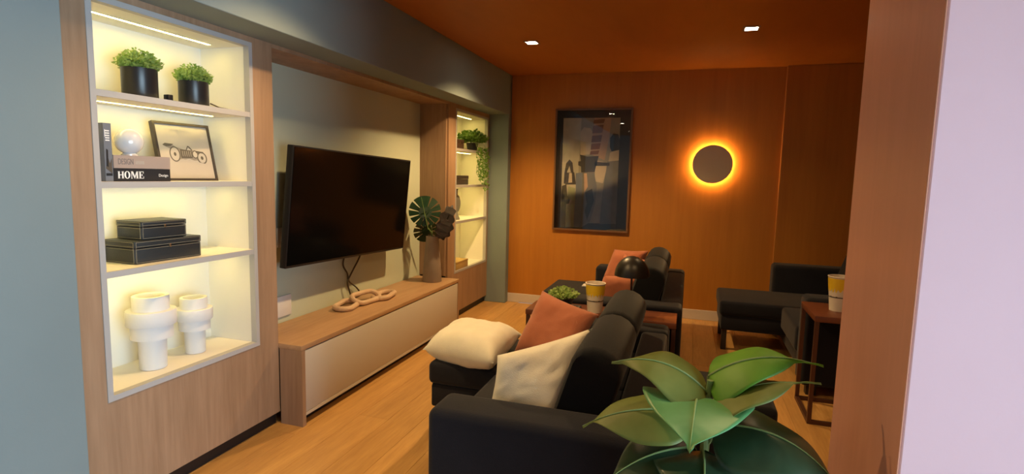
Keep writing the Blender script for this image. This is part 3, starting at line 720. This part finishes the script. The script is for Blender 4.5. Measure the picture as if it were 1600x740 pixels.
leather_box('smaller black stitched leather box on top of the stack', -2.325, -2.175, 1.715, 1.925, Z3+.0977, .078, -.04)
# two stepped ceramic vases
def stepped_vase(label, x, y, s, rz):
    t = thing('vase', label, 'vase', (x, y, .4885+.0215+.0005), rz, 'white stepped vases')
    MB().lathe([(0, 0), (.052*s, 0), (.054*s, .003), (.056*s, .150*s), (.066*s, .150*s), (.066*s, .205*s), (.058*s, .205*s), (.058*s, .21*s)], (0, 0, 0), 44, False, False).build('body', 'ceramic_white', t, True, merge=1e-5)
    MB().lathe([(.064*s, .200*s), (.096*s, .200*s), (.098*s, .203*s), (.098*s, .262*s), (.096*s, .265*s), (.06*s, .265*s)], (.0, 0.0, 0), 48, False, False).build('collar', 'ceramic_white', t, True, merge=1e-5)
    MB().lathe([(.072*s, .262*s), (.072*s, .325*s), (.070*s, .328*s), (.056*s, .328*s), (.054*s, .325*s), (.054*s, .27*s)], (0, 0, 0), 44, False, False).build('neck', 'ceramic_white', t, True, merge=1e-5)
    MB().lathe([(0, .275*s), (.054*s, .275*s)], (0, 0, 0), 32, False, False).build('mouth_shade', 'ceramic_shade', t)  # dark disc: shade down the neck put into its colour
    MB().lathe([(.060*s, .140*s), (.083*s, .140*s), (.083*s, .200*s), (.06*s, .200*s)], (0, 0, 0), 44, False, False).build('lower_step', 'ceramic_white', t, True, merge=1e-5)
stepped_vase('taller white stepped ceramic vase on the bottom shelf', -2.245, 1.79, 1.0, 0)
stepped_vase('shorter white stepped ceramic vase on the bottom shelf', -2.255, 2.02, .83, 0)

# ------------------------------------------------------------------ far bookcase contents
leather = None
t = thing('lidded_box', 'brown lidded box on the far bookcase top shelf', 'box', (-2.22, 4.955, S2[0]))
box('base', 'box_brown', (-.09, .09, -.10, .10, .0003, .055), t, .003); box('lid', 'box_brown', (-.092, .092, -.102, .102, .057, .09), t, .003)
box('clasp', 'brass', (.09, .096, -.008, .008, .045, .065), t)
t = thing('wire_stand', 'small brass wire stand left of the brown box', 'ornament', (-2.2, 4.835, S2[0]))
m = MB()
for yy in (-.018, .018):
    for xx in (-.05, .05): m.tube([(xx, yy, 0.0005), (xx, yy, .10)], .003, 6)
m.build('upright', 'brass', t)
m = MB()
for zz in (.004, .05, .10):
    m.tube([(-.05, -.018, zz), (.05, -.018, zz), (.05, .018, zz), (-.05, .018, zz)], .003, 6, True)
m.build('ring', 'brass', t)
t = thing('trailing_plant', 'leafy green plant trailing over the far bookcase shelf', 'plant', (-2.17, 5.37, S2[0]))
MB().lathe([(0, 0.0005), (.05, 0.0005), (.065, .08), (.06, .08), (.047, .006), (0, .006)], (0, 0, 0), 24, False, False).build('pot', 'pot_black', t, True, merge=1e-5)
m = MB(); sprigs(m, (0, 0, .07), .13, .13, 190, .045, sd=21); m.build('foliage', 'trail_green', t, kind='stuff')
rnd = random.Random(4)
for s in range(9):
    y0 = -.12+s*.034; L = rnd.uniform(.24, .42); st = MB(); lf = MB()
    path = [Vector((0, y0*.4, .09)), Vector((.07, y0*.8, .09)), Vector((.105, y0, .02))]
    for k in range(1, 9): path.append(Vector((.105+rnd.uniform(-.008, .012), y0+rnd.uniform(-.012, .012), .02-L*k/8)))
    st.tube(path, .002, 5); o = st.build('stem', 'stalk', t)
    for k in range(2, len(path)):
        for q in range(4):
            p = path[k]+Vector((rnd.uniform(-.004, .016), rnd.uniform(-.012, .012), rnd.uniform(-.02, .02)))
            d = Vector((rnd.uniform(.0, 1), rnd.uniform(-1, 1), rnd.uniform(-1, .3))).normalized()*.028; sd = d.orthogonal().normalized()*.010
            lf.add([p, p+d*.5+sd, p+d, p+d*.5-sd], [(0, 1, 2, 3)])
    lf.build('foliage', 'trail_green', o, kind='stuff')
t = thing('storage_box', 'dark brown box on the second shelf of the far bookcase', 'box', (-2.22, 5.02, S2[1]))
box('base', 'box_dark', (-.09, .09, -.16, .16, .0003, .055), t, .003); box('lid', 'box_dark', (-.092, .092, -.163, .163, .057, .09), t, .003)
t = thing('disc_sculpture', 'grey disc-shaped vase on the third shelf of the far bookcase', 'vase', (-2.20, 5.02, S2[2]))
MB().lathe([(0, .0005), (.045, .0005), (.047, .01), (.030, .05), (.022, .085), (0, .085)], (0, 0, 0), 28, False, False).build('foot', 'vase_grey', t, True, merge=1e-5)
MB().lathe([(.001, -.03), (.06, -.03), (.088, -.018), (.095, 0), (.088, .018), (.06, .03), (.001, .03)], (0, 0, .16), 36, True, True, Matrix.Rotation(PI/2, 3, 'Y')).build('disc', 'vase_grey', t, True)
MB().lathe([(.022, .24), (.022, .29), (.030, .305), (.025, .305), (.018, .288), (.018, .25)], (0, 0, 0), 24, False, False).build('neck', 'vase_grey', t, True)
t = thing('kraft_box', 'pale yellow-brown box on the bottom shelf of the far bookcase', 'box', (-2.2, 5.00, .4775))
box('base', 'box_kraft', (-.09, .09, -.15, .15, .0003, .058), t, .002); box('lid', 'box_kraft', (-.092, .092, -.152, .152, .06, .078), t, .002)

# ------------------------------------------------------------------ console ornaments
t = thing('wooden_chain', 'carved pale wooden chain links lying on the console', 'ornament', (-2.20, 3.43, ZT), 0)
def link(c, L, W, rz, tilt, r):
    M = Matrix.Translation(c) @ Matrix.Rotation(rz, 4, 'Z') @ Matrix.Rotation(tilt, 4, 'Y')
    pts = []
    a = L/2-W/2
    for k in range(9): q = -PI/2+PI*k/8; pts.append(M @ Vector((math.cos(q)*W/2, a+0, 0)+()) if False else M @ Vector((math.sin(q)*W/2, a+math.cos(q)*W/2, 0)))
    for k in range(9): q = PI/2+PI*k/8; pts.append(M @ Vector((math.sin(q)*W/2, -a+math.cos(q)*W/2, 0)))
    return MB().tube(pts, r, 10, True)
link((-.035, -.185, .020), .25, .115, .25, .06, .0185).build('link', 'link_wood', t, True)
link((.0, 0.0, .042), .26, .105, -.10, .45, .0175).build('link', 'link_wood', t, True)
link((.03, .195, .020), .25, .115, .22, -.06, .0185).build('link', 'link_wood', t, True)
t = thing('tall_vase', 'tapered taupe vase holding dark leaves on the console', 'vase', (-2.125, 4.36, ZT))
MB().lathe([(0, .0005), (.083, .0005), (.085, .006), (.076, .15), (.064, .28), (.056, .37), (.056, .40), (.050, .40), (.050, .36), (.06, .2), (.07, .02), (0, .02)], (0, 0, 0), 40, False, False).build('body', 'vase_taupe', t, True, merge=1e-5)
def flat_leaf(poly, M, th=.0016):
    m = MB(); n = len(poly); m.prism(poly, lambda x, y: M @ Vector((x, y, -th/2+cup_(x, y))), lambda x, y: M @ Vector((x, y, th/2+cup_(x, y)))); return m
def cup_(x, y): return -1.2*(x*x+y*y)
def monstera(R, n=5.5, depth=.6):
    pts = []; N = 240
    for i in range(N):
        th = -PI+2*PI*i/N                      # 0 = towards the tip (+y)
        r = R*(0.92+.16*math.cos(th))
        k = abs(th)/PI
        if k > .93: r *= .45+.55*(1-k)/.07*.9
        ph = (abs(th)/(PI*.9)*n) % 1
        if .12 < abs(th)/PI < .9 and ph < .17: r *= 1-depth
        pts.append((math.sin(th)*r, math.cos(th)*r))
    return pts
def aim(c, nrm, upv):
    n_ = Vector(nrm).normalized(); u_ = Vector(upv); u_ = (u_-n_*u_.dot(n_)).normalized(); x_ = u_.cross(n_)
    return Matrix(((x_.x, u_.x, n_.x, c[0]), (x_.y, u_.y, n_.y, c[1]), (x_.z, u_.z, n_.z, c[2]), (0, 0, 0, 1)))
c1 = Vector((-.055, -.03, .60))
lf = flat_leaf(monstera(.150), aim(c1, (.45, -1, .25), (-.25, 0, 1))).build('monstera_leaf', 'monstera_green', t)
MB().tube([c1+Vector((.03, 0, -.14)), c1+Vector((0, -.012, 0)), c1+Vector((-.035, -.01, .14))], [.004, .0035, .0015], 6).build('midrib', 'stalk', lf, True)
MB().tube(bez([(.0, 0, .05), (.0, .0, .38), c1+Vector((.03, .004, -.13))], 6), .005, 6).build('stem', 'stalk', t, True)
c2 = Vector((-.10, .09, .44))
flat_leaf(monstera(.12), aim(c2, (.5, -.6, -.3), (-.35, .1, -1))).build('monstera_leaf', 'monstera_green', t)
MB().tube(bez([(.0, .01, .05), (-.01, .02, .40), c2+Vector((.03, 0, .10))], 6), .004, 6).build('stem', 'stalk', t, True)
for c3, tip in (((.06, .0, .42), (.20, .0, .67)), ((.07, .02, .38), (.16, .03, .58)), ((.08, -.03, .40), (.17, -.05, .55))):
    a = Vector(c3); b = Vector(tip); d = b-a; mid = (a+b)/2
    pol = []; N = 60; L = d.length
    for i in range(N):
        th = 2*PI*i/N; r = 1+.18*math.cos(9*th); pol.append((math.sin(th)*.062*r, math.cos(th)*L/2*(1+.06*math.cos(9*th))))
    flat_leaf(pol, aim(mid, (.7, -1, .2), d)).build('dry_leaf', 'dry_leaf', t)
MB().tube(bez([(.02, 0, .05), (.03, 0, .38), (.09, .0, .45), (.16, 0, .60)], 6), .0045, 6).build('stem', 'dry_leaf', t, True)

# ------------------------------------------------------------------ the big-leaved plant in the foreground
PX, PY = 0.068, 1.37
plant = thing('potted_fig', 'large-leaved green plant in the foreground before the near sofa', 'plant', (PX, PY, 0))
MB().lathe([(0, 0), (.125, 0), (.13, .006), (.165, .36), (.17, .37), (.155, .37), (.15, .33), (0, .33)], (0, 0, 0), 44, False, False).build('pot', 'pot_charcoal', plant, True, merge=1e-5)
MB().lathe([(0, .335), (.151, .335)], (0, 0, 0), 32, False, False).build('soil', 'soil', plant)
MB().tube(bez([(0, 0, .32), (.01, .0, .55), (.0, -.01, .78), (.005, -.01, .925)], 6), [.014-.00035*i for i in range(19)], 10).build('stem', 'stalk', plant, True)
def leaf(base, tip, width, nrm, bend, fold, mat, wave=.006, sd=0, bulge=.42, tiplen=.10, droop=.35):
    base = Vector(base)-Vector((PX, PY, 0)); tip = Vector(tip)-Vector((PX, PY, 0))
    Lv = tip-base; Ln = Lv.length; side = Lv.cross(Vector(nrm)).normalized(); n_ = side.cross(Lv).normalized()
    NT, NS = 26, 8; vs = []; fs = []
    def midp(q): return base+Lv*q+n_*bend*4*q*(1-q)
    def prof(q):
        if q > 1-tiplen: e = (1-q)/tiplen; return .045*e+.02*e*e
        s_ = q/(1-tiplen); k = bulge*.8
        v = math.sin(PI/2*min(1, s_/k))**.7 if s_ < k else 1-((s_-k)/(1-k))**1.75
        return max(v, .065*(s_ > .9))
    for i in range(NT+1):
        q = i/NT; p = midp(q); wq = width/2*prof(q)
        if i == 0: wq = width*.02
        for j in range(-NS, NS+1):
            s_ = j/NS
            rise = abs(s_)*wq*math.sin(fold)-droop*s_*s_*wq*.5+wave*math.sin(q*11+sd+(1.3 if s_ > 0 else 0))*abs(s_)**2
            vein = .0018*math.cos((q-abs(s_)*.18)*2*PI*8)*abs(s_)*(1-abs(s_))
            back = -abs(s_)*wq*.16*(1-q)
            vs.append(p+side*s_*wq*math.cos(fold)+n_*(rise+vein)+Lv.normalized()*back)
    W_ = 2*NS+1
    for i in range(NT):
        for j in range(2*NS): fs.append((i*W_+j, i*W_+j+1, (i+1)*W_+j+1, (i+1)*W_+j))
    o = MB().add(vs, fs).build('leaf', mat, plant, True, 80)
    md = o.modifiers.new('thickness', 'SOLIDIFY'); md.thickness = .0012
    MB().tube([midp(q/12)+n_*.0012 for q in range(13)], [.0032*(1-q/14) for q in range(13)], 6).build('midrib', 'leaf_vein', o, True)
    st = Vector((.004, -.01, min(.92, base.z+.0)-.055))
    MB().tube(bez([st, (st+base)/2+Vector((0, 0, -.012)), base], 5), .0042, 6).build('leaf_stalk', 'stalk', o, True)
leaf((.066, 1.36, .895), (-.163, 1.36, .938), .20, (0, -.28, 1), .044, -.10, 'leaf_olive', sd=1, bulge=.30)
leaf((.070, 1.39, .925), (.312, 1.37, .986), .19, (0, -.34, 1), .040, -.12, 'leaf_bright', sd=2, bulge=.25, tiplen=.2)
leaf((.078, 1.33, .885), (.300, 1.32, .960), .17, (0, -.05, 1), .022, -.10, 'leaf_olive', sd=3, bulge=.33, tiplen=.2)
leaf((.045, 1.34, .888), (.030, 1.135, .846), .25, (0, -.14, 1), .022, .0, 'leaf_green', wave=.003, sd=4, bulge=.22, tiplen=.05, droop=.0)
leaf((.035, 1.34, .845), (-.222, 1.31, .783), .20, (-.1, -.32, 1), .030, -.10, 'leaf_olive', sd=5)
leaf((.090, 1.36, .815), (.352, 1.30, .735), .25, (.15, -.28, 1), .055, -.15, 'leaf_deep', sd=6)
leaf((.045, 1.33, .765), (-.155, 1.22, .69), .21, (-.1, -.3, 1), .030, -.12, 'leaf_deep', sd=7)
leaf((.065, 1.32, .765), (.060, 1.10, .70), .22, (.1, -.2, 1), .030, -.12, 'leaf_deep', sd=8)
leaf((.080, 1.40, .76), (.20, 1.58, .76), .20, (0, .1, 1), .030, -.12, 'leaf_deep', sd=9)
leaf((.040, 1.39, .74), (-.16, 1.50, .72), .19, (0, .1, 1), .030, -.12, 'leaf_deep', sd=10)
